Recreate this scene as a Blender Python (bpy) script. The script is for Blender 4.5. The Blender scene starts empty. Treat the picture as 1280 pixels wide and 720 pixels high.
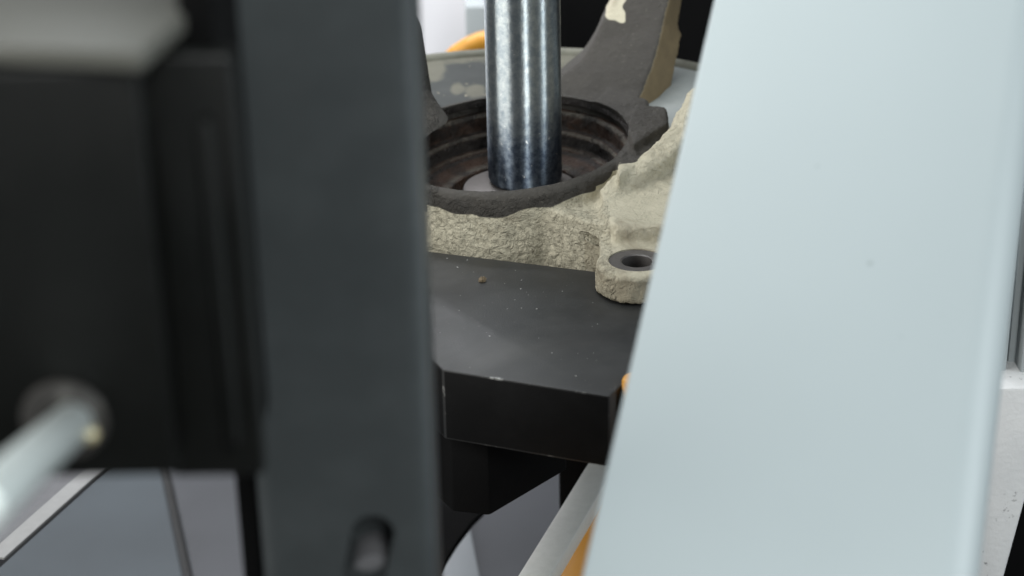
import bpy, bmesh, math, random
import numpy as np
from mathutils import Vector, Matrix, noise
random.seed(4)
R = math.radians
sc = bpy.context.scene
col = sc.collection

# ------------------------------------------------------------------ camera
ELEV, DIST, FPX, ROLL = R(24), .76, 2400.0, R(1.2)
CAM = Vector((0, -DIST*math.cos(ELEV), DIST*math.sin(ELEV)))
FWD = -CAM/DIST
_r0 = Vector((1, 0, 0)); _u0 = _r0.cross(FWD)
RT = _r0*math.cos(ROLL) - _u0*math.sin(ROLL)
UP = _r0*math.sin(ROLL) + _u0*math.cos(ROLL)
cam_d = bpy.data.cameras.new('camera'); cam = bpy.data.objects.new('camera', cam_d)
col.objects.link(cam); sc.camera = cam
cam.matrix_world = Matrix.Translation(CAM) @ Matrix((RT, UP, -FWD)).transposed().to_4x4()
cam_d.sensor_width = 36; cam_d.lens = 36*FPX/1280
cam_d.clip_start = .02; cam_d.clip_end = 20
cam_d.dof.use_dof = True; cam_d.dof.focus_distance = .765
cam_d.dof.aperture_fstop = (cam_d.lens/1000)/.0065

# ------------------------------------------------------------------ light
w = bpy.data.worlds.new('World'); sc.world = w; w.use_nodes = True
w.node_tree.nodes['Background'].inputs[0].default_value = (.80, .90, 1.0, 1)
w.node_tree.nodes['Background'].inputs[1].default_value = .09

def area(name, loc, target, sx, sy, power, color=(1, 1, 1)):
    d = bpy.data.lights.new(name, 'AREA'); d.shape = 'RECTANGLE'; d.size = sx; d.size_y = sy
    d.energy = power; d.color = color
    o = bpy.data.objects.new(name, d); col.objects.link(o)
    o.location = loc
    o.rotation_euler = (Vector(target)-Vector(loc)).to_track_quat('-Z', 'Y').to_euler()
    return o
area('ceiling_lamp', (-.30, .45, 1.35), (0, .1, 0), 1.0, .6, 11, (.95, .99, 1))
area('post_top_fill', (.20, -.12, 1.50), (.10, -.12, 0), .5, .5, 2, (.95, .99, 1))  # added overhead fill for the pale post, not a known lamp
area('front_fill', (.22, -1.35, .85), (.03, 0, 0), .20, .55, 12.0, (.97, 1, .98))  # added front fill for the casting wall and the ram's middle streak
area('left_streak_fill', (-1.10, -.42, .50), (0, .1, .02), 1.0, .8, 15.0, (1, .99, .95))  # added left light shaping the wide streak on the ram, no window known
area('post_edge_fill', (1.0, -.35, .35), (.1, -.3, .0), .14, .8, 4.6, (.90, .97, 1))  # added light for the bright right edge of the pale post
area('backdrop_fill', (-.15, .44, .38), (-.1, .62, .0), .3, .12, 2.8, (.97, .97, 1))  # added unseen light that brightens the white backdrop

sc.view_settings.view_transform = 'Standard'; sc.view_settings.look = 'None'
sc.view_settings.exposure = 0; sc.view_settings.gamma = 1
sc.view_settings.use_curve_mapping = False
sc.render.engine = 'CYCLES'

# ------------------------------------------------------------------ helpers
def ray(x, y): return FWD + RT*((x-640)/FPX) + UP*((360-y)/FPX)
def dep(x, y, D): return CAM + ray(x, y)*D
def onY(x, y, Y):
    r = ray(x, y); return CAM + r*((Y-CAM.y)/r.y)
def onZ(x, y, Z):
    r = ray(x, y); return CAM + r*((Z-CAM.z)/r.z)

def tag(o, label=None, cat=None, group=None, kind=None):
    if label: o['label'] = label
    if cat: o['category'] = cat
    if group: o['group'] = group
    if kind: o['kind'] = kind
    return o
def empty(name, loc=(0, 0, 0)):
    o = bpy.data.objects.new(name, None); col.objects.link(o); o.location = loc
    o.empty_display_size = .01
    return o
def link(name, me, mat=None, parent=None, smooth=None):
    o = bpy.data.objects.new(name, me); col.objects.link(o)
    if mat is not None:
        for m in (mat if isinstance(mat, (list, tuple)) else [mat]): me.materials.append(m)
    if parent:
        o.parent = parent; o.matrix_parent_inverse = Matrix.Translation(-Vector(parent.location))
    if smooth is not None:
        for p in me.polygons: p.use_smooth = True
        me.set_sharp_from_angle(angle=R(smooth))
    return o
def fin(bm, name, mat=None, parent=None, smooth=None):
    bmesh.ops.recalc_face_normals(bm, faces=bm.faces)
    me = bpy.data.meshes.new(name); bm.to_mesh(me); bm.free()
    return link(name, me, mat, parent, smooth)
def prism(bm, bottom, top, bevel=0, seg=2, bmat=None):
    b = [bm.verts.new(p) for p in bottom]; t = [bm.verts.new(p) for p in top]
    n = len(b); fs = [bm.faces.new(b[::-1]), bm.faces.new(t)]
    for i in range(n): fs.append(bm.faces.new((b[i], b[(i+1) % n], t[(i+1) % n], t[i])))
    bmesh.ops.recalc_face_normals(bm, faces=fs)
    if bevel:
        es = list({e for f in fs for e in f.edges})
        r = bmesh.ops.bevel(bm, geom=es, offset=bevel, segments=seg, profile=.5, affect='EDGES')
        if bmat is not None:
            for f in r['faces']: f.material_index = bmat
def slab(bm, pts, z0, z1, bevel=0, seg=2, bmat=None):
    prism(bm, [(p[0], p[1], z0) for p in pts], [(p[0], p[1], z1) for p in pts], bevel, seg, bmat)
def box(bm, a, b, bevel=0, seg=2):
    slab(bm, [(a[0], a[1]), (b[0], a[1]), (b[0], b[1]), (a[0], b[1])], a[2], b[2], bevel, seg)
def tube(bm, p0, p1, r0, r1=None, n=32, caps=True, bevel=0):
    p0, p1 = Vector(p0), Vector(p1); r1 = r0 if r1 is None else r1
    q = (p1-p0).to_track_quat('Z', 'Y'); L = (p1-p0).length
    prof = [(r0, 0), (r1, L)] if not bevel else [(r0-bevel, 0), (r0-bevel*.3, bevel*.3), (r0, bevel), (r1, L-bevel), (r1-bevel*.3, L-bevel*.3), (r1-bevel, L)]
    lathe(bm, prof, Matrix.Translation(p0) @ q.to_matrix().to_4x4(), n, caps)
def lathe(bm, prof, M, n=96, caps=False, closed=False, a0=0, a1=2*math.pi):
    full = abs(a1-a0-2*math.pi) < 1e-6
    k = n if full else n+1
    rings = []
    for r, z in prof:
        rings.append([bm.verts.new(M @ Vector((r*math.cos(a0+(a1-a0)*i/n), r*math.sin(a0+(a1-a0)*i/n), z))) for i in range(k)])
    pairs = list(zip(rings[:-1], rings[1:])) + ([(rings[-1], rings[0])] if closed else [])
    for A, B in pairs:
        for i in range(n if full else n):
            j = (i+1) % k
            bm.faces.new((A[i], A[j], B[j], B[i]))
    if caps:
        bm.faces.new(rings[0][::-1]); bm.faces.new(rings[-1])
    if closed and not full:
        bm.faces.new([r[0] for r in rings]); bm.faces.new([r[-1] for r in rings][::-1])
def capsule(bm, p0, p1, r0, r1=None, n=4):
    r1 = r0 if r1 is None else r1
    p0, p1 = Vector(p0), Vector(p1)
    tube(bm, p0, p1, r0, r1, 24)
    for p, r in ((p0, r0), (p1, r1)):
        bmesh.ops.create_icosphere(bm, subdivisions=3, radius=r, matrix=Matrix.Translation(p))

# ------------------------------------------------------------------ materials
class N:
    def __init__(s, name):
        s.m = bpy.data.materials.new(name); s.m.use_nodes = True
        s.t = s.m.node_tree; s.b = s.t.nodes['Principled BSDF']
    def add(s, kind, **kw):
        n = s.t.nodes.new(kind)
        for k, v in kw.items():
            if k.startswith('_'): setattr(n, k[1:], v)
        return n
    def lk(s, a, b): s.t.links.new(a, b)
    def coord(s, scale=(1, 1, 1)):
        c = s.add('ShaderNodeTexCoord'); m = s.add('ShaderNodeMapping')
        m.inputs['Scale'].default_value = scale; s.lk(c.outputs['Object'], m.inputs[0]); return m.outputs[0]
    def noise(s, scale, detail=5, rough=.55, vec=None, dist=0):
        n = s.add('ShaderNodeTexNoise'); n.inputs['Scale'].default_value = scale
        n.inputs['Detail'].default_value = detail; n.inputs['Roughness'].default_value = rough
        n.inputs['Distortion'].default_value = dist
        s.lk(vec if vec is not None else s.coord(), n.inputs['Vector']); return n.outputs[0]
    def ramp(s, fac, stops, interp='LINEAR'):
        r = s.add('ShaderNodeValToRGB'); r.color_ramp.interpolation = interp
        e = r.color_ramp.elements
        while len(e) < len(stops): e.new(.5)
        for i, (p, c) in enumerate(stops):
            e[i].position = p; e[i].color = (c, c, c, 1) if not isinstance(c, tuple) else (*c, 1)
        s.lk(fac, r.inputs[0]); return r.outputs[0]
    def mix(s, fac, a, b, mode='MIX'):
        m = s.add('ShaderNodeMix'); m.data_type = 'RGBA'; m.blend_type = mode
        for sock, v in ((m.inputs[0], fac), (m.inputs[6], a), (m.inputs[7], b)):
            if isinstance(v, (int, float)): sock.default_value = v
            elif isinstance(v, tuple): sock.default_value = (*v, 1)
            else: s.lk(v, sock)
        return m.outputs[2]
    def math(s, op, a, b=0, c=None):
        m = s.add('ShaderNodeMath'); m.operation = op
        for i, v in enumerate((a, b) if c is None else (a, b, c)):
            if isinstance(v, (int, float)): m.inputs[i].default_value = v
            else: s.lk(v, m.inputs[i])
        return m.outputs[0]
    def set(s, **kw):
        names = dict(color='Base Color', rough='Roughness', metal='Metallic', spec='Specular IOR Level', coat='Coat Weight', coatr='Coat Roughness')
        for k, v in kw.items():
            i = s.b.inputs[names[k]]
            if isinstance(v, tuple): i.default_value = (*v, 1)
            elif isinstance(v, (int, float)): i.default_value = v
            else: s.lk(v, i)
        return s
    def bump(s, h, dist=.0005, strength=1, prev=None):
        b = s.add('ShaderNodeBump'); b.inputs['Distance'].default_value = dist; b.inputs['Strength'].default_value = strength
        s.lk(h, b.inputs['Height'])
        if prev is not None: s.lk(prev, b.inputs['Normal'])
        s.lk(b.outputs[0], s.b.inputs['Normal']); return b.outputs[0]

def black_paint(name, base=(.018, .019, .020), rough=.42, dusty=.3, spec=.5):
    n = N(name)
    v = n.noise(60, 6, .6)
    c = n.mix(n.ramp(v, [(.45, 0), (.75, dusty)]), base, tuple(x*3+.02 for x in base))
    n.set(color=c, rough=n.ramp(n.noise(25, 5), [(.3, rough-.08), (.7, rough+.12)]), spec=spec)
    n.bump(n.noise(900, 3), .0001, .5)
    return n.m
def painted(name, color, rough=.35, var=.06, spec=.5):
    n = N(name)
    c = n.mix(n.ramp(n.noise(9, 4), [(.3, 0), (.7, 1)]), tuple(x*(1-var) for x in color), tuple(min(1, x*(1+var)) for x in color))
    sp = n.ramp(n.noise(160, 2), [(.76, 0), (.80, .6)])
    n.set(color=n.mix(sp, c, tuple(x*.5 for x in color)), rough=rough, spec=spec)
    n.bump(n.noise(700, 2), .00008, .4)
    return n.m

M_post_white = painted('pale_powder_coat', (.445, .505, .522), .42, .02)
M_post_dark = black_paint('satin_dark_enamel', (.046, .053, .056), .42, .10)
M_black = black_paint('black_enamel', (.0045, .005, .0045), .45, .06, .30)
M_floor = painted('grey_steel_base', (.030, .030, .030), .5, .10)
M_wall = painted('white_wall_paint', (.80, .80, .83), .7, .02)
M_greybox = painted('grey_plastic', (.33, .36, .37), .5, .05)
M_orange = painted('orange_paint', (.60, .28, .03), .45, .10)
M_void = black_paint('matt_black_panel', (.0028, .0028, .0030), .8, .02, .10)
M_pale = painted('pale_grey_enamel', (.105, .105, .092), .5, .08)

def plate_mat():
    n = N('black_oxide_plate')
    v = n.noise(35, 7, .65); d = n.noise(420, 3, .6)
    c = n.mix(n.ramp(v, [(.42, 0), (.72, 1)]), (.020, .021, .0215), (.036, .037, .037))
    dust = n.ramp(d, [(.66, 0), (.74, .5)])
    c = n.mix(n.math('MULTIPLY', dust, n.ramp(n.noise(14, 3), [(.45, 0), (.6, 1)])), c, (.16, .15, .14))
    mp = n.add('ShaderNodeMapping'); tcp = n.add('ShaderNodeTexCoord'); n.lk(tcp.outputs['Object'], mp.inputs[0])
    mp.inputs['Rotation'].default_value = (0, 0, .7); mp.inputs['Scale'].default_value = (1, .035, 1)
    scr = n.math('MULTIPLY', n.ramp(n.noise(700, 2, .5, vec=mp.outputs[0]), [(.70, 0), (.74, .55)]), n.ramp(n.noise(28, 3), [(.52, 0), (.62, 1)]))
    c = n.mix(scr, c, (.10, .10, .10))
    c = n.mix(n.ramp(n.noise(16, 5, .6, dist=1.0), [(.50, 0), (.72, .35)]), c, (.060, .058, .054))
    n.set(color=c, rough=n.math('ADD', n.ramp(v, [(.3, .38), (.7, .52)]), n.ramp(n.noise(11, 4, .6, dist=1.2), [(.4, 0), (.65, .12)])), spec=.45)
    n.bump(n.noise(1300, 3), .00012, .6)
    return n.m
def worn_edge():
    n = N('worn_plate_edge')
    c = n.mix(n.ramp(n.noise(260, 5, .7), [(.50, 0), (.62, 1)]), (.022, .022, .022), (.24, .24, .23))
    c = n.mix(n.ramp(n.noise(75, 3, .6), [(.54, 0), (.64, 1)]), (.020, .020, .020), c)
    n.set(color=c, rough=.45, metal=.2)
    return n.m
M_plate = plate_mat(); M_edge = worn_edge()

def zinc():
    n = N('zinc_plated_steel')
    tc = n.add('ShaderNodeTexCoord'); sx = n.add('ShaderNodeSeparateXYZ'); n.lk(tc.outputs['Object'], sx.inputs[0])
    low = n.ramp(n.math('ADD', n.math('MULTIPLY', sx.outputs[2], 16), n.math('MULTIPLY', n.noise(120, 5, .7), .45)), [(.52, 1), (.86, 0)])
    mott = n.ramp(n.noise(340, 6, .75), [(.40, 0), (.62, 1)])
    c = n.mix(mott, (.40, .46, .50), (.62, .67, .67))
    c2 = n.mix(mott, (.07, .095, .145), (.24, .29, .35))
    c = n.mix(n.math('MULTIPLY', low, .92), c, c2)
    chip = n.ramp(n.noise(250, 2, .5, vec=n.coord((1, 1, 1.4)), dist=1.5), [(.715, 0), (.735, 1)])
    c = n.mix(chip, c, (.85, .86, .84))
    n.set(color=c, metal=.95, rough=n.math('ADD', n.ramp(n.noise(200, 4), [(.3, .36), (.7, .44)]), n.math('MULTIPLY', low, .10)))
    tg = n.add('ShaderNodeTangent'); tg.direction_type = 'RADIAL'; tg.axis = 'Z'; n.lk(tg.outputs[0], n.b.inputs['Tangent'])
    n.b.inputs['Anisotropic'].default_value = 1.0; n.b.inputs['Anisotropic Rotation'].default_value = .25
    b = n.bump(n.noise(500, 3), .00012, .5)
    n.bump(n.noise(90, 2, vec=n.coord((1, 1, .12))), .0003, .35, b)
    return n.m
def bore_mat():
    n = N('greasy_rusted_bore')
    a = n.add('ShaderNodeAttribute'); a.attribute_name = 'band'
    g = n.noise(170, 6, .7)
    dark = n.mix(g, (.008, .007, .007), (.035, .027, .023))
    rust = n.mix(g, (.016, .009, .005), (.078, .040, .024))
    lt = n.mix(g, (.030, .025, .020), (.135, .118, .095))
    c = n.mix(n.ramp(a.outputs['Fac'], [(.3, 0), (.45, 1)]), dark, rust)
    c = n.mix(n.ramp(a.outputs['Fac'], [(.7, 0), (.85, 1)]), c, lt)
    c = n.mix(n.ramp(n.noise(600, 4, .8), [(.62, 0), (.70, .8)]), c, (.20, .175, .16))
    c = n.mix(n.ramp(n.noise(95, 5, .7), [(.40, .85), (.50, 0)]), c, (.010, .008, .007))
    n.set(color=c, rough=n.ramp(n.noise(300, 4), [(.3, .22), (.7, .6)]), metal=.15, spec=.5)
    b = n.bump(n.noise(520, 6, .75), .0016, 1)
    n.bump(n.noise(120, 4), .001, .5, b)
    return n.m
def cast_mat():
    n = N('dusty_cast_iron')
    a = n.add('ShaderNodeAttribute'); a.attribute_name = 'grime'
    t = n.add('ShaderNodeAttribute'); t.attribute_name = 'tan'
    g = n.noise(85, 7, .65); f = n.noise(480, 5, .7)
    beige = n.mix(g, (.38, .352, .262), (.62, .58, .455))
    rq = n.add('ShaderNodeAttribute'); rq.attribute_name = 'rough'
    beige = n.mix(n.math('MULTIPLY', n.ramp(f, [(.35, .75), (.50, 0)]), n.math('MAXIMUM', n.math('SUBTRACT', rq.outputs['Fac'], .25), 0)), beige, (.13, .115, .085))
    beige = n.mix(n.ramp(n.noise(38, 5, .7, dist=.6), [(.52, 0), (.72, .55)]), beige, (.20, .165, .115))
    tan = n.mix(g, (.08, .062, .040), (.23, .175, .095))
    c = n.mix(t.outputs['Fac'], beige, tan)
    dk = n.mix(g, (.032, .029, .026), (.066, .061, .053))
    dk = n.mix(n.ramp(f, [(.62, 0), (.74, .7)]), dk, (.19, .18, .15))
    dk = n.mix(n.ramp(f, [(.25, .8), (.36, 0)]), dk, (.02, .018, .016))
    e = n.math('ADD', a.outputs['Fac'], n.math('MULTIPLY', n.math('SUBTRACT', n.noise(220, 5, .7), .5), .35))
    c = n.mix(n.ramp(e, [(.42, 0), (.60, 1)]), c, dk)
    n.set(color=c, rough=.78, spec=.35)
    ra = n.add('ShaderNodeAttribute'); ra.attribute_name = 'rough'
    rid = n.math('ABSOLUTE', n.math('SUBTRACT', n.noise(300, 5, .55, dist=.8), .5))
    vo = n.add('ShaderNodeTexVoronoi'); vo.inputs['Scale'].default_value = 420; vo.inputs['Randomness'].default_value = 1
    vm = n.add('ShaderNodeVectorMath'); vm.operation = 'ADD'; nz = n.add('ShaderNodeTexNoise'); nz.inputs['Scale'].default_value = 260; tcv = n.add('ShaderNodeTexCoord'); n.lk(tcv.outputs['Object'], nz.inputs['Vector'])
    vs_ = n.add('ShaderNodeVectorMath'); vs_.operation = 'SCALE'; vs_.inputs['Scale'].default_value = .006; n.lk(nz.outputs['Color'], vs_.inputs[0]); n.lk(tcv.outputs['Object'], vm.inputs[0]); n.lk(vs_.outputs[0], vm.inputs[1]); n.lk(vm.outputs[0], vo.inputs['Vector'])
    rid = n.math('ADD', rid, n.math('MULTIPLY', vo.outputs['Distance'], -.10))
    b = n.bump(n.math('MULTIPLY', rid, ra.outputs['Fac']), .0040, .95)
    n.bump(n.math('MULTIPLY', n.noise(900, 4, .6), n.math('ADD', ra.outputs['Fac'], .2)), .00035, .7, b)
    return n.m
def machined(name, c0, c1, rough=.35, metal=.6):
    n = N(name)
    n.set(color=n.mix(n.noise(240, 5, .7), c0, c1), rough=rough, metal=metal)
    n.bump(n.noise(700, 3), .0001, .5)
    return n.m
def shield_mat():
    n = N('dusty_shield_sheet')
    tc = n.add('ShaderNodeTexCoord'); sx = n.add('ShaderNodeSeparateXYZ'); n.lk(tc.outputs['Object'], sx.inputs[0])
    g = n.noise(45, 5, .6)
    dust = n.mix(g, (.085, .083, .066), (.17, .165, .13))
    at_ = n.add('ShaderNodeAttribute'); at_.attribute_name = 'dust'
    stain = n.ramp(n.math('ADD', at_.outputs['Fac'], n.math('MULTIPLY', n.math('SUBTRACT', n.noise(110, 5, .65, dist=.4), .5), .7)), [(.38, 0), (.66, 1)])
    dark = n.mix(g, (.030, .034, .034), (.065, .070, .068))
    c = n.mix(stain, dark, dust)
    spot = n.ramp(n.noise(170, 3, .5), [(.68, 0), (.72, 1)])
    c = n.mix(spot, c, (.33, .30, .22))
    pale = n.ramp(sx.outputs[0], [(.045, 0), (.060, 1)])
    c = n.mix(pale, c, n.mix(n.noise(60, 5), (.20, .22, .22), (.36, .38, .37)))
    n.set(color=c, rough=.7, spec=.3)
    n.bump(n.noise(200, 5), .0004, .6)
    return n.m
M_zinc = zinc(); M_bore = bore_mat(); M_cast = cast_mat()
M_disc = machined('bearing_face_steel', (.12, .11, .105), (.20, .185, .18), .45, .4)
M_pad = machined('machined_ear_face', (.075, .070, .068), (.15, .14, .135), .45, .4)
M_alu = machined('brushed_aluminium', (.62, .63, .60), (.80, .81, .78), .5, .15)
M_aludull = machined('dull_aluminium', (.12, .12, .13), (.18, .18, .19), .6, .2)
M_pin = machined('bright_plated_rod', (.72, .80, .79), (.86, .92, .91), .35, .35)
M_washer = machined('grey_washer_steel', (.07, .068, .065), (.16, .15, .145), .35, .6)
M_brass = machined('yellow_passivated_wire', (.55, .48, .28), (.72, .66, .45), .4, .5)
M_shield = shield_mat()
def chalky():
    n = N('chalky_white_paint')
    c = n.mix(n.noise(40, 5), (.56, .57, .58), (.74, .74, .74))
    c = n.mix(n.math('MULTIPLY', n.ramp(n.noise(330, 4, .7), [(.58, 0), (.64, .8)]), n.ramp(n.noise(70, 2), [(.52, 0), (.60, 1)])), c, (.16, .16, .16))
    n.set(color=c, rough=.7); n.bump(n.noise(400, 4), .0005, .6); return n.m
M_white = chalky()
M_crumb = machined('rust_crumb', (.05, .035, .02), (.16, .12, .07), .8, 0)
M_speck = machined('pale_metal_swarf', (.15, .15, .14), (.45, .45, .43), .5, .3)

# ================================================================== SETTING
bm = bmesh.new(); box(bm, (-1.6, -1.3, -.32), (1.6, 1.6, -.304)); f = fin(bm, 'floor', M_floor); tag(f, kind='structure')
bm = bmesh.new(); box(bm, (-.6, .62, -.303), (.025, .64, .22), .002); f = fin(bm, 'backdrop_wall', M_wall)
tag(f, 'plain white backdrop wall far behind the casting', 'wall')
bm = bmesh.new(); box(bm, (.031, .55, -.303), (.62, .57, .5), .002); f = fin(bm, 'black_sheet', M_void)
tag(f, 'matt black panel behind the upright arm of the casting', 'panel')

# steel sheets of the press base on the floor, joint between them
a, b = onZ(203, 600, -.30), onZ(228, 720, -.30)
dv = (b-a).normalized(); A = a-dv*.5; B = b+dv*.4
nv = Vector((-dv.y, dv.x, 0)); nv = nv if nv.x > 0 else -nv
for s, g in ((-1, .0), (1, .0055)):
    bm = bmesh.new()
    p = [A+nv*(g if s > 0 else 0), B+nv*(g if s > 0 else 0), B+nv*(s*(.45 if s < 0 else 1.2)), A+nv*(s*(.45 if s < 0 else 1.2))]
    slab(bm, p, -.303, -.296 if s < 0 else -.297, .0015)
    o = fin(bm, 'base_sheet', painted('blue_grey_sheet', (.052, .064, .074), .4, .16) if s < 0 else painted('lilac_grey_sheet', (.055, .058, .066), .45, .16))
    tag(o, 'blue-grey steel sheet on the ground left of the dark joint line' if s < 0 else 'lilac-grey steel sheet under the black plates, right of the joint line', 'sheet')

# ================================================================== BACKGROUND THINGS
# grey box behind the ram, top left
p0 = onY(581, 8, .45); p1 = onY(640, 80, .45)
bm = bmesh.new(); box(bm, (p0.x, .45, p1.z-.12), (p1.x-.008, .50, p0.z), .002)
tag(fin(bm, 'grey_box', M_greybox, smooth=30), 'plain grey box against the white wall, half hidden by the ram', 'box')
# orange hook shape behind dust shield
pts = [(560, 66), (572, 54), (588, 44), (602, 38), (618, 36), (636, 40), (648, 52)]
bm = bmesh.new()
for q0, q1 in zip(pts[:-1], pts[1:]):
    tube(bm, onY(q0[0], q0[1]+14, .34), onY(q1[0], q1[1]+14, .34), .0058, None, 16)
    bmesh.ops.create_icosphere(bm, subdivisions=2, radius=.0058, matrix=Matrix.Translation(onY(q1[0], q1[1]+14, .34)))
tag(fin(bm, 'orange_hose', M_orange, smooth=60), 'bent orange hose arching up behind the rim of the dust shield', 'hose')

# aluminium bars on the base
def bar(px0, px1, z, wid, h, name, mat, label, ext0=.0, ext1=.3, mats=None):
    a, b = onZ(*px0, z), onZ(*px1, z); d = (b-a).normalized(); a = a-d*ext0; b = b+d*ext1
    n = Vector((-d.y, d.x, 0)); n = n if n.x > 0 else -n
    bm = bmesh.new(); slab(bm, [a, b, b+n*wid, a+n*wid], z-h, z, .0007)
    o = fin(bm, name, mat, smooth=40); tag(o, label, 'bar'); return o
bar((728, 590), (647, 720), -.12, .0128, .009, 'aluminium_bar', M_alu, 'square aluminium bar running down beside the tall white post', .06, .25)
bar((744, 622), (694, 720), -.145, .03, .012, 'orange_bar', M_orange, 'flat orange bar lying under the aluminium bar by the white post', .03, .25)
rail = empty('aluminium_rail', onZ(40, 660, -.13)); tag(rail, 'pale aluminium rail crossing the bottom left corner behind the steel rod', 'rail')
ra, rb_ = onZ(122, 592, -.13), onZ(5, 697, -.13); rd = (rb_-ra).normalized(); ra = ra-rd*.03; rn = Vector((rd.y, -rd.x, 0)); rn = rn if rn.x < 0 else -rn
bm = bmesh.new(); slab(bm, [ra, rb_, rb_+rn*.0085, ra+rn*.0085], -.1315, -.13, .0004); fin(bm, 'lit_band', machined('rail_lit_tone', (.27, .27, .27), (.36, .36, .36), .6, .1), rail, 40)  # lighter tone stands in for the lit face of the rail
bm = bmesh.new(); slab(bm, [ra+rn*.0090, rb_+rn*.0090, rb_+rn*.05, ra+rn*.05], -.142, -.134, .0008); fin(bm, 'dim_band', M_aludull, rail, 40)  # darker tone stands in for the rail's dimmer face
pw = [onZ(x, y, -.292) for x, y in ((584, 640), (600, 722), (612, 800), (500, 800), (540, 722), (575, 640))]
bm = bmesh.new(); slab(bm, [(p.x, p.y) for p in pw], -.2945, -.292, .0006)  # lighter sheet painted in for the lit wedge of floor
tag(fin(bm, 'lit_wedge', painted('lit_wedge_paint', (.21, .225, .24), .5, .05), smooth=40), 'lighter sheet standing for the lit wedge of floor beside the curved black foot', 'strip')
# orange knob at plate's right end
bm = bmesh.new()
q = onZ(785, 494, -.004)
tube(bm, (q.x+.004, q.y, -.028), (q.x+.004, q.y, .003), .0062, .0062, 32, True, .0015)
tag(fin(bm, 'orange_hose_end', M_orange, smooth=40), 'small round orange hose end peeping out between the black plate and the white post', 'hose')

# ================================================================== PRESS PLATES
P = [(-.0258, -.0713), (.0345, -.0955), (.0500, -.060), (.0700, -.012), (.0575, .0062), (-.0480, .0444), (-.066, .036), (-.066, .0)]
P = [(-.0258, -.0713), (.0335, -.0951), (.041, -.082), (.071, -.008), (.0690, .0022), (-.070, .0524), (-.078, .048), (-.078, .04), (-.0445, -.030)]
bm = bmesh.new(); slab(bm, P, -.0285, 0, .0007, 2, 1)
for f in bm.faces:
    if abs(f.normal.z) < .1 and f.calc_area() > .0005: f.material_index = 2  # side faces get a darker copy, their shade put into the colour
o = fin(bm, 'press_plate', [M_plate, M_edge, black_paint('shaded_plate_side', (.0030, .0030, .0032), .62, .12, .15)], smooth=30)
tag(o, 'thick black steel arbor plate with chamfered corner under the iron casting', 'plate')
zl = -.066
L = [onZ(x, y, zl) for x, y in ((545, 620), (566, 640), (612, 645), (708, 588))]
print('lower plate pts', [tuple(round(c, 4) for c in p) for p in L])
L = [(p.x, p.y) for p in L] + [(.02, .06), (-.08, .06), (-.08, L[0].y+.02)]
bm = bmesh.new(); slab(bm, L, zl, -.0295, .001, 2)
tag(fin(bm, 'support_block', M_void, smooth=30), 'black support block with chamfered corner beneath the thick plate', 'block')
bm = bmesh.new(); p = onY(713, 600, .10); box(bm, (p.x-.005, .10, -.296), (p.x+.012, .115, -.03), .001)
tag(fin(bm, 'bed_leg', M_void, smooth=30), 'narrow black upright under the plate beside the aluminium bar', 'support')
# curved black foot, lower middle
bm = bmesh.new()
c = [onZ(x, y, -.2) for x, y in ((606, 636), (590, 652), (572, 676), (557, 700), (546, 720), (538, 760))]
back = [(c[-1].x-.09, c[-1].y), (c[0].x-.10, c[0].y+.06), (c[0].x+.010, c[0].y+.05)]
slab(bm, [(p.x, p.y) for p in c]+back, -.204, -.2, .001)
tag(fin(bm, 'curved_foot', M_void, smooth=30), 'black flat foot with a curved edge low behind the dark upright', 'foot')

# debris on the plate
bm = bmesh.new()
q = onZ(603, 350, .0006)
bmesh.ops.create_icosphere(bm, subdivisions=3, radius=.0014, matrix=Matrix.Translation(q))
for v in bm.verts:
    d = v.co-q; v.co = q + d*(1+.6*noise.noise(d*1500)); v.co.z = max(v.co.z, .0001)
tag(fin(bm, 'rust_crumb', M_crumb, smooth=60), 'brown crumb of rust lying alone on the black plate', 'crumb')
bm = bmesh.new()
spots = [(652, 350), (703, 364), (741, 378), (651, 361), (634, 386), (572, 334), (559, 323), (584, 325), (671, 386), (612, 420), (690, 441), (720, 470), (574, 388), (747, 405)]
spots += [(random.uniform(540, 760), random.uniform(325, 470)) for _ in range(30)]
for i, (x, y) in enumerate(spots):
    q = onZ(x, y, .0001); s = random.uniform(.00018, .00042) if i < 14 else random.uniform(.00008, .0002)
    m = Matrix.Translation(q) @ Matrix.Rotation(random.uniform(0, 6), 4, 'Z') @ Matrix.Diagonal((s*random.uniform(.8, 1.8), s, s*.5, 1))
    bmesh.ops.create_icosphere(bm, subdivisions=1, radius=1, matrix=m)
tag(fin(bm, 'metal_specks', M_speck), 'tiny pale metal specks scattered on the black plate', 'specks', kind='stuff')

# ================================================================== CASTING (steering knuckle)
RC = Vector((0, .098, .027))
MR = Matrix.Translation(RC) @ Matrix.Rotation(-R(3.6), 4, 'Y') @ Matrix.Rotation(R(3.4), 4, 'X')
knuckle = empty('wheel_carrier', (0, .10, 0))
tag(knuckle, 'dusty beige cast iron wheel carrier with large greasy bore and upright arm', 'casting')
RB = .0525
bm = bmesh.new()
lathe(bm, [(RB+.0055, -.042), (RB+.0060, -.02), (RB+.0052, -.0035), (RB+.0040, -.0008), (RB+.0025, 0)], MR, 96, True)
# ear that carries the bolt hole
EC = Vector((.0492, -.0035, 0))
tube(bm, EC+Vector((0, 0, .0004)), EC+Vector((0, 0, .0125)), .0165, .0160, 48)
slab(bm, [(.035, .0), (.036, .026), (.040, .045), (.095, .045), (.095, -.012), (.064, -.012)], .0004, .0120)
slab(bm, [(.040, .018), (.037, .030), (.038, .055), (.100, .055), (.100, .014)], -.010, .0192)
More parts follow.
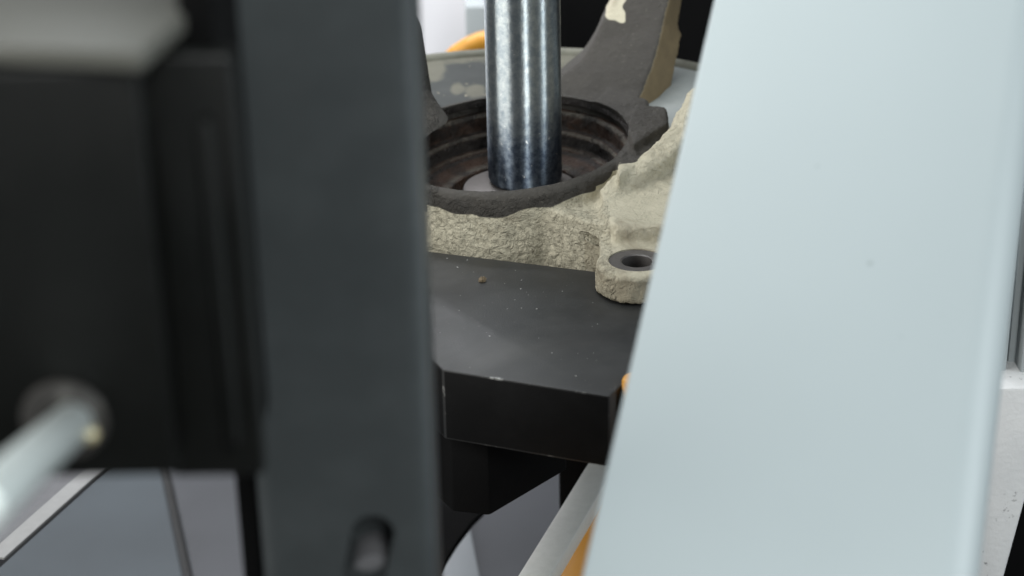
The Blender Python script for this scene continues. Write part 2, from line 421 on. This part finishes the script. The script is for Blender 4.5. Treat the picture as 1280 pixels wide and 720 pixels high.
# ridge sweeping up to the right
rows = [
 [(768,284,.0195),(792,284,.0195),(816,284,.0195),(845,284,.0195),(880,284,.0195),(920,284,.0195)],
 [(752,256,.0198),(786,243,.0210),(812,231,.0222),(845,210,.0245),(880,190,.0270),(920,175,.0280)],
 [(750,247,.0212),(784,228,.0250),(814,210,.0290),(845,188,.0335),(876,152,.0415),(915,128,.0460)],
 [(750,239,.0226),(783,214,.0278),(812,193,.0330),(841,166,.0380),(869,122,.0480),(910,98,.0515)],
 [(750,235,.0232),(781,208,.0286),(810,186,.0340),(836,160,.0390),(861,112,.0492),(905,90,.0525)]]
G = [[onZ(*c) for c in r] for r in rows]
G.append([p+Vector((.0005, .0030, -.0030)) for p in G[-1]])
G.append([p+Vector((.0007, .0055, -.0140)) for p in G[-2]])
T = [[bm.verts.new(p) for p in r] for r in G]; B_ = [[bm.verts.new((p.x, p.y, -.008)) for p in r] for r in G]
nr, nc = len(T), len(T[0])
for a in range(nr-1):
    for b in range(nc-1):
        bm.faces.new((T[a][b], T[a][b+1], T[a+1][b+1], T[a+1][b])); bm.faces.new((B_[a][b], B_[a+1][b], B_[a+1][b+1], B_[a][b+1]))
loop = [(0, b) for b in range(nc)]+[(a, nc-1) for a in range(1, nr)]+[(nr-1, b) for b in range(nc-2, -1, -1)]+[(a, 0) for a in range(nr-2, 0, -1)]
for (a, b), (c, d) in zip(loop, loop[1:]+loop[:1]): bm.faces.new((T[a][b], B_[a][b], B_[c][d], T[c][d]))
q = [onZ(x, y, .0300) for x, y in ((772, 220), (792, 205), (818, 186), (838, 160), (800, 150), (778, 168))]
slab(bm, [(p.x, p.y) for p in q], -.01, .0300)
q = [onZ(x, y, .0325) for x, y in ((738, 130), (772, 141), (803, 158), (812, 124), (760, 108))]
slab(bm, [(p.x, p.y) for p in q], .004, .0325)
# lump between arm and ridge
q = [onZ(x, y, .034) for x, y in ((781, 158), (796, 129), (834, 133), (836, 152), (806, 172), (792, 180))]
slab(bm, [(p.x, p.y) for p in q], .004, .034)
# rising arm
def Yarm(y): return .157 + (130-y)*.00028
lp = [(676, 122), (704, 94), (726, 76), (741, 54), (752, 28), (766, 0), (782, -40), (800, -90)]
rp_ = [(793, 134), (804, 110), (814, 86), (822, 60), (829, 32), (837, 0), (846, -40), (856, -90)]
bp_ = [(834, 134), (841, 108), (846, 80), (851, 58), (854, 44), (848, 30), (860, -40), (872, -90)]
secs = []
for k, (l, r, b_) in enumerate(zip(lp, rp_, bp_)):
    y = Yarm(l[1]); yr = y-.019+.0025*k; fl, fr = onY(*l, y), onY(*r, yr); br = onY(*b_, yr+.022); bl = fl+Vector((.002, .02, 0))
    secs.append([fl, fr, br, bl])
secs.insert(0, [v + Vector((0, -.002, -.03)) for v in secs[0]])
vs = [[bm.verts.new(p) for p in s] for s in secs]
for A_, B_ in zip(vs[:-1], vs[1:]):
    for i in range(4): bm.faces.new((A_[i], A_[(i+1) % 4], B_[(i+1) % 4], B_[i]))
bm.faces.new(vs[0][::-1]); bm.faces.new(vs[-1])
# left lobe
capsule(bm, onY(498, 40, .13), onY(508, 130, .112), .0105, .0120)
capsule(bm, onY(508, 130, .112), onY(537, 166, .098), .0120, .0105)
capsule(bm, onY(537, 166, .098), onY(492, 215, .07), .0105, .0120)
# recess ribs on the front wall, low right
slab(bm, [(.005, .048), (.020, .0385), (.037, .0235), (.050, .030), (.050, .07)], -.03, .0165)

bmesh.ops.recalc_face_normals(bm, faces=bm.faces)
me = bpy.data.meshes.new('raw'); bm.to_mesh(me); bm.free()
raw = bpy.data.objects.new('raw', me); col.objects.link(raw)
m = raw.modifiers.new('r', 'REMESH'); m.mode = 'VOXEL'; m.voxel_size = .00085; m.adaptivity = 0
m = raw.modifiers.new('s', 'SMOOTH'); m.factor = .6; m.iterations = 18
# cutters
bm = bmesh.new()
lathe(bm, [(RB+.0012, -.08), (RB+.0012, -.002), (RB+.0002, -.0008), (RB+.0002, .012)], MR, 96, True)
tube(bm, EC+Vector((0, 0, -.02)), EC+Vector((0, 0, .05)), .0062, None, 40)
capsule(bm, onY(726, 292, .0300), onY(778, 312, .022), .0014, .0036)
tube(bm, EC+Vector((0, 0, .0118)), EC+Vector((0, 0, .013)), .0113, None, 40)
bmesh.ops.recalc_face_normals(bm, faces=bm.faces)
me2 = bpy.data.meshes.new('cut'); bm.to_mesh(me2); bm.free()
cut = bpy.data.objects.new('cut', me2); col.objects.link(cut)
m = raw.modifiers.new('b', 'BOOLEAN'); m.object = cut; m.operation = 'DIFFERENCE'; m.solver = 'EXACT'; m.use_self = True
dg = bpy.context.evaluated_depsgraph_get()
cm = bpy.data.meshes.new_from_object(raw.evaluated_get(dg)); cm.name = 'casting'
bpy.data.objects.remove(raw); bpy.data.objects.remove(cut)
bpy.data.meshes.remove(me); bpy.data.meshes.remove(me2)
# rough cast skin and grime masks
nv_ = len(cm.vertices); co = np.empty(nv_*3, 'f'); cm.vertices.foreach_get('co', co); co = co.reshape(-1, 3)
no = np.empty(nv_*3, 'f'); cm.vertex_normals.foreach_get('vector', no); no = no.reshape(-1, 3)
MI = np.array(MR.inverted()); loc = co @ MI[:3, :3].T + MI[:3, 3]
rr = np.hypot(loc[:, 0], loc[:, 1])
print('casting verts', nv_)
n1 = np.array([noise.noise(Vector(p)*230) for p in co.tolist()])
n2 = np.array([noise.noise(Vector(p)*95) for p in co.tolist()])
n3 = np.array([abs(noise.noise(Vector((p[0]*1.0, p[1], p[2]*1.6))*420)) for p in co.tolist()])
zz = loc[:, 2]
arm = ((co[:, 1] > .158) | ((co[:, 1] > .128) & (co[:, 0] > .02) & (rr > RB+.004))) & (co[:, 2] > .018) & (co[:, 0] > -.01) & ~((co[:, 0] > .055) & (co[:, 1] < .135))
S = lambda x, a, b: np.clip((x-a)/(b-a), 0, 1)
up = S(no[:, 2], .3, .8)
# dark greasy band: rim, upper wall in front, lobe at the left, lump, arm face
ang = np.degrees(np.arctan2(loc[:, 1], loc[:, 0]))
# depth of the band down the front wall varies round the rim
depth = .0080 + .0030*np.exp(-((co[:, 0]+.012)/.012)**2) + n2*.0016
front = (ang < -35) & (ang > -150)
grime = np.where(rr < RB+.0085, S(zz, -depth, -depth+.0025), 0)
grime = np.maximum(grime, (rr < RB+.0015)*1.0)
grime = np.maximum(grime, ((co[:, 0] < -.035) & (co[:, 2] > .012))*1.0)
lump = (co[:, 1] > .085) & (co[:, 0] < .072) & (co[:, 2] > .03) & (rr < RB+.024)
grime = np.maximum(grime, lump*.9)
q0, q1 = onY(780, 32, .172), onY(786, 0, .178)
patch = S(co[:, 2]-q0.z+n2*.003+n1*.0012, -.0008, .0008) * S(q0.x+(co[:, 2]-q0.z)*(q1.x-q0.x)/(q1.z-q0.z)-co[:, 0]+n2*.003+n1*.001, -.0006, .0006)
grime = np.where(arm, 1-patch-.28*S(co[:, 2], q0.z-.004, q0.z+.02)*S(no[:, 0], -1, .3), grime)
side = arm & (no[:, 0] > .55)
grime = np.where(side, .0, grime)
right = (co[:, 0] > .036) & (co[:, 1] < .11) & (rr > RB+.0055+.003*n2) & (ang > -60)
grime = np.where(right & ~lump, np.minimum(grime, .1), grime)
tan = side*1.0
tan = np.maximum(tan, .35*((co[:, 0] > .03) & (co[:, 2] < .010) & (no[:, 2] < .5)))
grime = np.where((co[:, 0] > .034) & (ang > -70) & (ang < -20), grime*S(-co[:, 0]-np.clip(-zz, 0, .006)*1.6+n2*.003, -.0475, -.0455), grime)
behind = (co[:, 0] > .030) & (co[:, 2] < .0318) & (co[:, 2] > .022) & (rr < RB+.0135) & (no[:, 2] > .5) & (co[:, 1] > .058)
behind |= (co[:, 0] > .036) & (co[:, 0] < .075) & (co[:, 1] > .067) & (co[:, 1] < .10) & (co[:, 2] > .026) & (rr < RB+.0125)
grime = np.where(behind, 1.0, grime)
rgh = np.where(arm, .22, 1.0)
rgh = np.where((co[:, 0] > .040) & (co[:, 2] > -.002) & (co[:, 1] < .065), .32, rgh)
rgh = np.where((rr < RB+.005) & (zz > -.002), .25, rgh)
rgh = np.where((co[:, 0] > .03) & (co[:, 1] > .04) & ~arm, .5, rgh)
amp = np.where(arm, .00008, .00050)
amp = np.where(co[:, 0] < -.030, .00085, amp); rgh = np.where((co[:, 0] < -.030) & (co[:, 2] > .012), 1.4, rgh)
amp = np.where((rr < RB+.004) & (zz > -.006), .00012, amp)
amp = np.where((np.hypot(co[:, 0]-EC.x, co[:, 1]-EC.y) < .0168) & (co[:, 2] > .010), .00002, amp)
amp = np.where((no[:, 2] > .8) & (co[:, 0] > .036) & (co[:, 2] < .022), .00010, amp)
disp = n1*amp*1.0 + n2*amp*1.2 + (n3-.25)*amp*1.5
co2 = co + no*disp[:, None]
cm.vertices.foreach_set('co', co2.astype('f').ravel())
for nm, arr in (('grime', grime), ('tan', tan), ('rough', rgh)):
    at = cm.attributes.new(nm, 'FLOAT', 'POINT'); at.data.foreach_set('value', arr.astype('f'))
cm.materials.clear()
cast = link('casting', cm, M_cast, knuckle, 50)

# stepped bore
prof = [(.0534, -.0002, 0), (.0528, -.0012, 0), (.0524, -.0035, 0), (.0550, -.0036, 0), (.0550, -.0068, 0), (.0512, -.0070, 1), (.0505, -.0080, 1), (.0503, -.0090, .5), (.0501, -.0145, .5),
        (.0490, -.0150, 0), (.0475, -.0152, 1), (.0468, -.0162, 1), (.0466, -.0170, 0), (.0463, -.0215, 0), (.0440, -.0220, 1), (.0415, -.0226, 0), (.0395, -.0232, .5), (.0360, -.0236, .6), (.0300, -.0240, .9), (.0290, -.0246, .5), (.0287, -.034, .4)]
fine = []
for (r0, z0, b0), (r1, z1, b1) in zip(prof[:-1], prof[1:]):
    k = max(1, int(math.hypot(r1-r0, z1-z0)/.0008))
    for i in range(k): fine.append((r0+(r1-r0)*i/k, z0+(z1-z0)*i/k, b0+(b1-b0)*i/k))
fine.append(prof[-1])
bm = bmesh.new(); NS = 420
lathe(bm, [(r, z) for r, z, _ in fine], MR, NS)
bands = [b for _, _, b in fine for _ in range(NS)]
Mi = MR.inverted()
for v in bm.verts:
    l = Mi @ v.co
    d = noise.noise(v.co*260)*.00035 + noise.noise(v.co*700)*.0004 + noise.noise(v.co*60)*.0003
    rad = Vector((l.x, l.y, 0)).normalized()
    l = l - rad*d + Vector((0, 0, d*.8))
    v.co = MR @ l
me = bpy.data.meshes.new('bore'); bm.to_mesh(me); bm.free()
at = me.attributes.new('band', 'FLOAT', 'POINT'); at.data.foreach_set('value', np.array(bands, 'f'))
o = link('bore', me, M_bore, knuckle, 60); o['label'] = 'stepped bore caked in rusty brown grease'
# machined face and hole of the ear
bm = bmesh.new()
lathe(bm, [(.0112, .0112), (.0110, .0121), (.0066, .0121), (.0060, .0117), (.0060, .001), (.0063, .001), (.0113, .011)], Matrix.Translation(EC), 64, closed=True)
o = fin(bm, 'bolt_face', M_pad, knuckle, 30); o['label'] = 'round machined dark grey face around the bolt hole'

# dust shield behind
SH = Matrix.Translation((0, .092, .026)) @ Matrix.Rotation(-R(.8), 4, 'Y')
sh = empty('dust_shield', (0, .2, 0)); tag(sh, 'stained grey sheet metal shield curving behind the greasy bore', 'shield')
top = [(.062, -.003), (.0700, -.0026), (.098, -.0022), (.105, -.001), (.1320, .0008)]; dense = []
for (r0, z0), (r1, z1) in zip(top[:-1], top[1:]):
    k = max(1, int((r1-r0)/.0012)); dense += [(r0+(r1-r0)*i/k, z0+(z1-z0)*i/k) for i in range(k)]
dense += [top[-1], (.1320, -.0002), (.105, -.002), (.098, -.0032), (.062, -.004)]
bm = bmesh.new()
lathe(bm, dense, SH, 200, closed=True, a0=R(12), a1=R(168))
bmesh.ops.recalc_face_normals(bm, faces=bm.faces)
me = bpy.data.meshes.new('sheet'); bm.to_mesh(me); bm.free()
blobs = [(538, 88, .0085, .9), (572, 107, .0040, .8), (594, 110, .0055, .8), (528, 78, .006, .7), (720, 85, .012, .8), (690, 72, .010, .7), (606, 74, .006, .6)]
bl = [(onZ(x, y, .025), r_, w_) for x, y, r_, w_ in blobs]
vals = []
for v in me.vertices:
    p = v.co; rad = math.hypot(p.x, p.y-.092)
    d = max(0, min(1, (rad-.120)/.006))*.62
    for c_, r_, w_ in bl: d = max(d, w_*max(0, min(1, 1.5-math.hypot((p.x-c_.x), (p.y-c_.y)*.45)/r_)))
    vals.append(d)
me.attributes.new('dust', 'FLOAT', 'POINT').data.foreach_set('value', vals)
link('sheet', me, M_shield, sh, 40)
bm = bmesh.new()
lathe(bm, [(.1320, .0010), (.1335, .0030), (.1350, .0036), (.1368, .0032), (.1372, .0015), (.1360, -.001), (.1325, -.0012)], SH, 90, closed=True, a0=R(12), a1=R(168))
fin(bm, 'rolled_rim', machined('dusty_rim', (.10, .10, .08), (.21, .21, .17), .7, 0), sh, 50)

# ================================================================== BEARING DISC AND RAM
dc = Vector((.0045, .101, 0)); zt = .0048
bm = bmesh.new()
lathe(bm, [(.0001, zt), (.0238, zt), (.0250, zt-.0006), (.0255, zt-.0018), (.0255, zt-.02), (.0001, zt-.02)], Matrix.Translation(dc), 96)
o = fin(bm, 'bearing_disc', M_disc, smooth=30)
tag(o, 'flat grey steel disc inside the bore under the ram', 'disc')
rc = Vector((.0069, .1065, zt+.0003)); rr_ = .0164
bm = bmesh.new()
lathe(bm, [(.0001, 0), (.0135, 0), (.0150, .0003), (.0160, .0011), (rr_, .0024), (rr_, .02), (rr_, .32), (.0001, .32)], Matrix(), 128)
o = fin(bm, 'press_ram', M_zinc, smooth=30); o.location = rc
tag(o, 'shiny zinc plated round ram pressing down into the bore', 'ram')

# ================================================================== PRESS FRAME, FOREGROUND
# dark upright: hollow section with slot
Yp = -.30
xl, xr = onY(297, 360, Yp).x, onY(529, 360, Yp).x
print('dark upright width', xr-xl)
bm = bmesh.new(); box(bm, (xl, Yp, -.303), (xr, Yp+.045, .45), .0045, 4)
box(bm, (xl+.004, Yp+.004, -.29), (xr-.004, Yp+.041, .44))
up_ = fin(bm, 'raw', M_post_dark)
sl = onY(461, 692, Yp)
bm = bmesh.new()
Ms = Matrix.Translation(sl) @ Matrix.Rotation(R(13), 4, 'Y') @ Matrix.Rotation(R(90), 4, 'X')
pr_ = [(math.cos(t)*.0052, math.sin(t)*.0052+(.0055 if math.sin(t) > 0 else -.0055)) for t in np.linspace(0, 2*math.pi, 40, endpoint=False)]
prism(bm, [Ms @ Vector((x, y, -.02)) for x, y in pr_], [Ms @ Vector((x, y, .02)) for x, y in pr_])
bmesh.ops.recalc_face_normals(bm, faces=bm.faces)
mc = bpy.data.meshes.new('c'); bm.to_mesh(mc); bm.free(); oc = bpy.data.objects.new('c', mc); col.objects.link(oc)
# inner skin must face inwards for the hollow section
mm = up_.modifiers.new('b', 'BOOLEAN'); mm.object = oc; mm.operation = 'DIFFERENCE'; mm.solver = 'EXACT'
dg = bpy.context.evaluated_depsgraph_get(); um = bpy.data.meshes.new_from_object(up_.evaluated_get(dg)); um.name = 'dark_upright'
bpy.data.objects.remove(up_); bpy.data.objects.remove(oc)
um.materials.clear()
o = link('dark_upright', um, M_post_dark, smooth=35)
bm = bmesh.new(); box(bm, (xl-.0065, Yp+.012, -.29), (xl-.0003, Yp+.040, .44), .001); fin(bm, 'shaded_side', M_void, o, 40)  # added black strip stands in for the upright's shaded left side
bm = bmesh.new(); pq = onY(466, 716, Yp+.009); tube(bm, pq, pq+Vector((0, .03, 0)), .0050, None, 32, True, .0012); fin(bm, 'slot_glint', M_aludull, o, 40)  # added grey cylinder stands in for the reflection inside the slot
tag(o, 'dark grey press upright with a slotted hole, left of the casting', 'post')

# pale leg on the right, leaning towards the viewer
TL, TR_, BR, BL = dep(902, -40, .565), dep(1322, -40, .565), dep(1229, 760, .470), dep(718.5, 760, .470)
nrm = (TR_-TL).cross(BL-TL).normalized()
if nrm.dot(FWD) < 0: nrm = -nrm
dvec = Vector((.17, .97, -.1)).normalized()*.045
bm = bmesh.new()
q = [bm.verts.new(p) for p in (TL, TR_, BR, BL)]; q2 = [bm.verts.new(p+dvec*(.25 if i in (0, 3) else 1)) for i, p in enumerate((TL, TR_, BR, BL))]
bm.faces.new(q); bm.faces.new(q2[::-1])
for i in range(4): bm.faces.new((q[i], q2[i], q2[(i+1) % 4], q[(i+1) % 4]))
bmesh.ops.recalc_face_normals(bm, faces=bm.faces)
bm.edges.ensure_lookup_table()
e_r = [e for e in bm.edges if set(e.verts) == {q[1], q[2]}]; e_l = [e for e in bm.edges if set(e.verts) == {q[0], q[3]}]
bmesh.ops.bevel(bm, geom=e_r, offset=.0120, segments=12, profile=.5, affect='EDGES')
bmesh.ops.bevel(bm, geom=e_l, offset=.001, segments=2, profile=.5, affect='EDGES')
o = fin(bm, 'pale_press_post', M_post_white, smooth=40)
tag(o, 'wide pale blue-white press post filling the right side', 'post')

# bits behind the pale leg, far right
bm = bmesh.new()
Yw = .0
w4 = [onY(1236, 486, Yw), onY(1345, 482, Yw), onY(1255, 722, Yw), onY(1233, 800, Yw), onY(1180, 800, Yw)]
w4 = [onY(1236, 486, Yw), onY(1320, 484, Yw), onY(1254, 724, Yw), onY(1236, 800, Yw), onY(1170, 800, Yw)]
prism(bm, w4, [p+Vector((.004, .03, 0)) for p in w4], .0012)
tag(fin(bm, 'white_bracket', M_white, smooth=40), 'chalky white bracket with dark specks behind the pale leg', 'bracket')
ch = empty('grey_channel', onY(1262, 480, .02)); tag(ch, 'grey ribbed vertical channel above the white bracket at right', 'channel')
for x0, x1, y_, nm in ((1232, 1256, .016, 'rib'), (1257, 1273, .024, 'web'), (1274, 1300, .014, 'rib')):
    a_, b_ = onY(x0, 482, y_), onY(x1, 482, y_)
    bm = bmesh.new(); box(bm, (a_.x, y_, b_.z-.002), (b_.x, y_+.02, .25), .0008); fin(bm, nm, M_greybox, ch, 40)
bm = bmesh.new(); box(bm, (.20, .12, -.296), (.60, .14, -.03), .002)
tag(fin(bm, 'black_box', M_void, smooth=30), 'black shape beyond the white bracket in the lower right corner', 'box')

# ---- bed beam at left
bd = empty('bed_beam', (-.2, -.34, -.1)); tag(bd, 'out of focus black press bed beam at the left edge', 'beam')
Yb = -.372
tl = onY(60, 86, Yb); rb = onY(200, 596, Yb); x1 = onY(196, 340, Yb).x
bm = bmesh.new(); box(bm, (-.30, Yb, rb.z), (x1, Yb+.06, tl.z), .0014, 3); fin(bm, 'side_plate', M_black, bd, 40)
x2, x3 = onY(222, 340, Yb+.006).x, onY(306, 340, Yb+.006).x
bm = bmesh.new(); box(bm, (x2-.006, Yb+.010, rb.z-.006), (x3, Yb+.0165, tl.z-.001), .0012, 3); fin(bm, 'web', M_black, bd, 40)
bm = bmesh.new(); xc = onY(238, 40, Yb+.03).x; box(bm, (xc, Yb+.018, rb.z-.0105), (onY(287, 250, Yb+.018).x, Yb+.05, tl.z+.07), .001); fin(bm, 'dark_filler', M_void, bd, 40)  # added black block stands in for the dark void behind the web
bm = bmesh.new(); x4 = onY(270, 340, Yb+.01).x
box(bm, (x4, Yb+.004, rb.z+.004), (x4+.0022, Yb+.0105, tl.z-.012), .0006); fin(bm, 'edge_strip', M_black, bd, 40)
# plate lying on it
bm = bmesh.new(); zt_ = tl.z+.0005
pp = [onZ(x, y, zt_+.004) for x, y in ((-60, 52), (176, 64), (244, 4), (254, -30), (-60, -40))]
slab(bm, [(p.x, p.y) for p in pp], zt_, zt_+.004, .001)
tag(fin(bm, 'pale_plate', M_pale, smooth=30), 'blurred pale grey plate lying on top of the black bed beam', 'plate')
# locking pin
wc = onY(82, 522, Yb)
pin = empty('locking_pin', wc); tag(pin, 'bright round steel pin with washer sticking out of the black beam', 'pin')
bm = bmesh.new()
Mw = Matrix.Translation(wc) @ Matrix.Rotation(R(90), 4, 'X')
lathe(bm, [(.0036, .0), (.0078, .0), (.0082, .0008), (.0078, .0020), (.0054, .0020), (.0048, .0012), (.0036, .0012)], Mw, 64, closed=True)
fin(bm, 'washer', M_washer, pin, 40)
bm = bmesh.new(); r0 = onY(92, 528, Yb-.001); r1 = dep(-32, 640, .275)
tube(bm, r0, r1, .0040, None, 40, True, .0006); fin(bm, 'rod', M_pin, pin, 50)
bm = bmesh.new(); c0 = onY(90, 540, Yb-.006)
capsule(bm, c0, onY(112, 543, Yb-.006), .0013, .0017); fin(bm, 'cotter', M_brass, pin, 60)
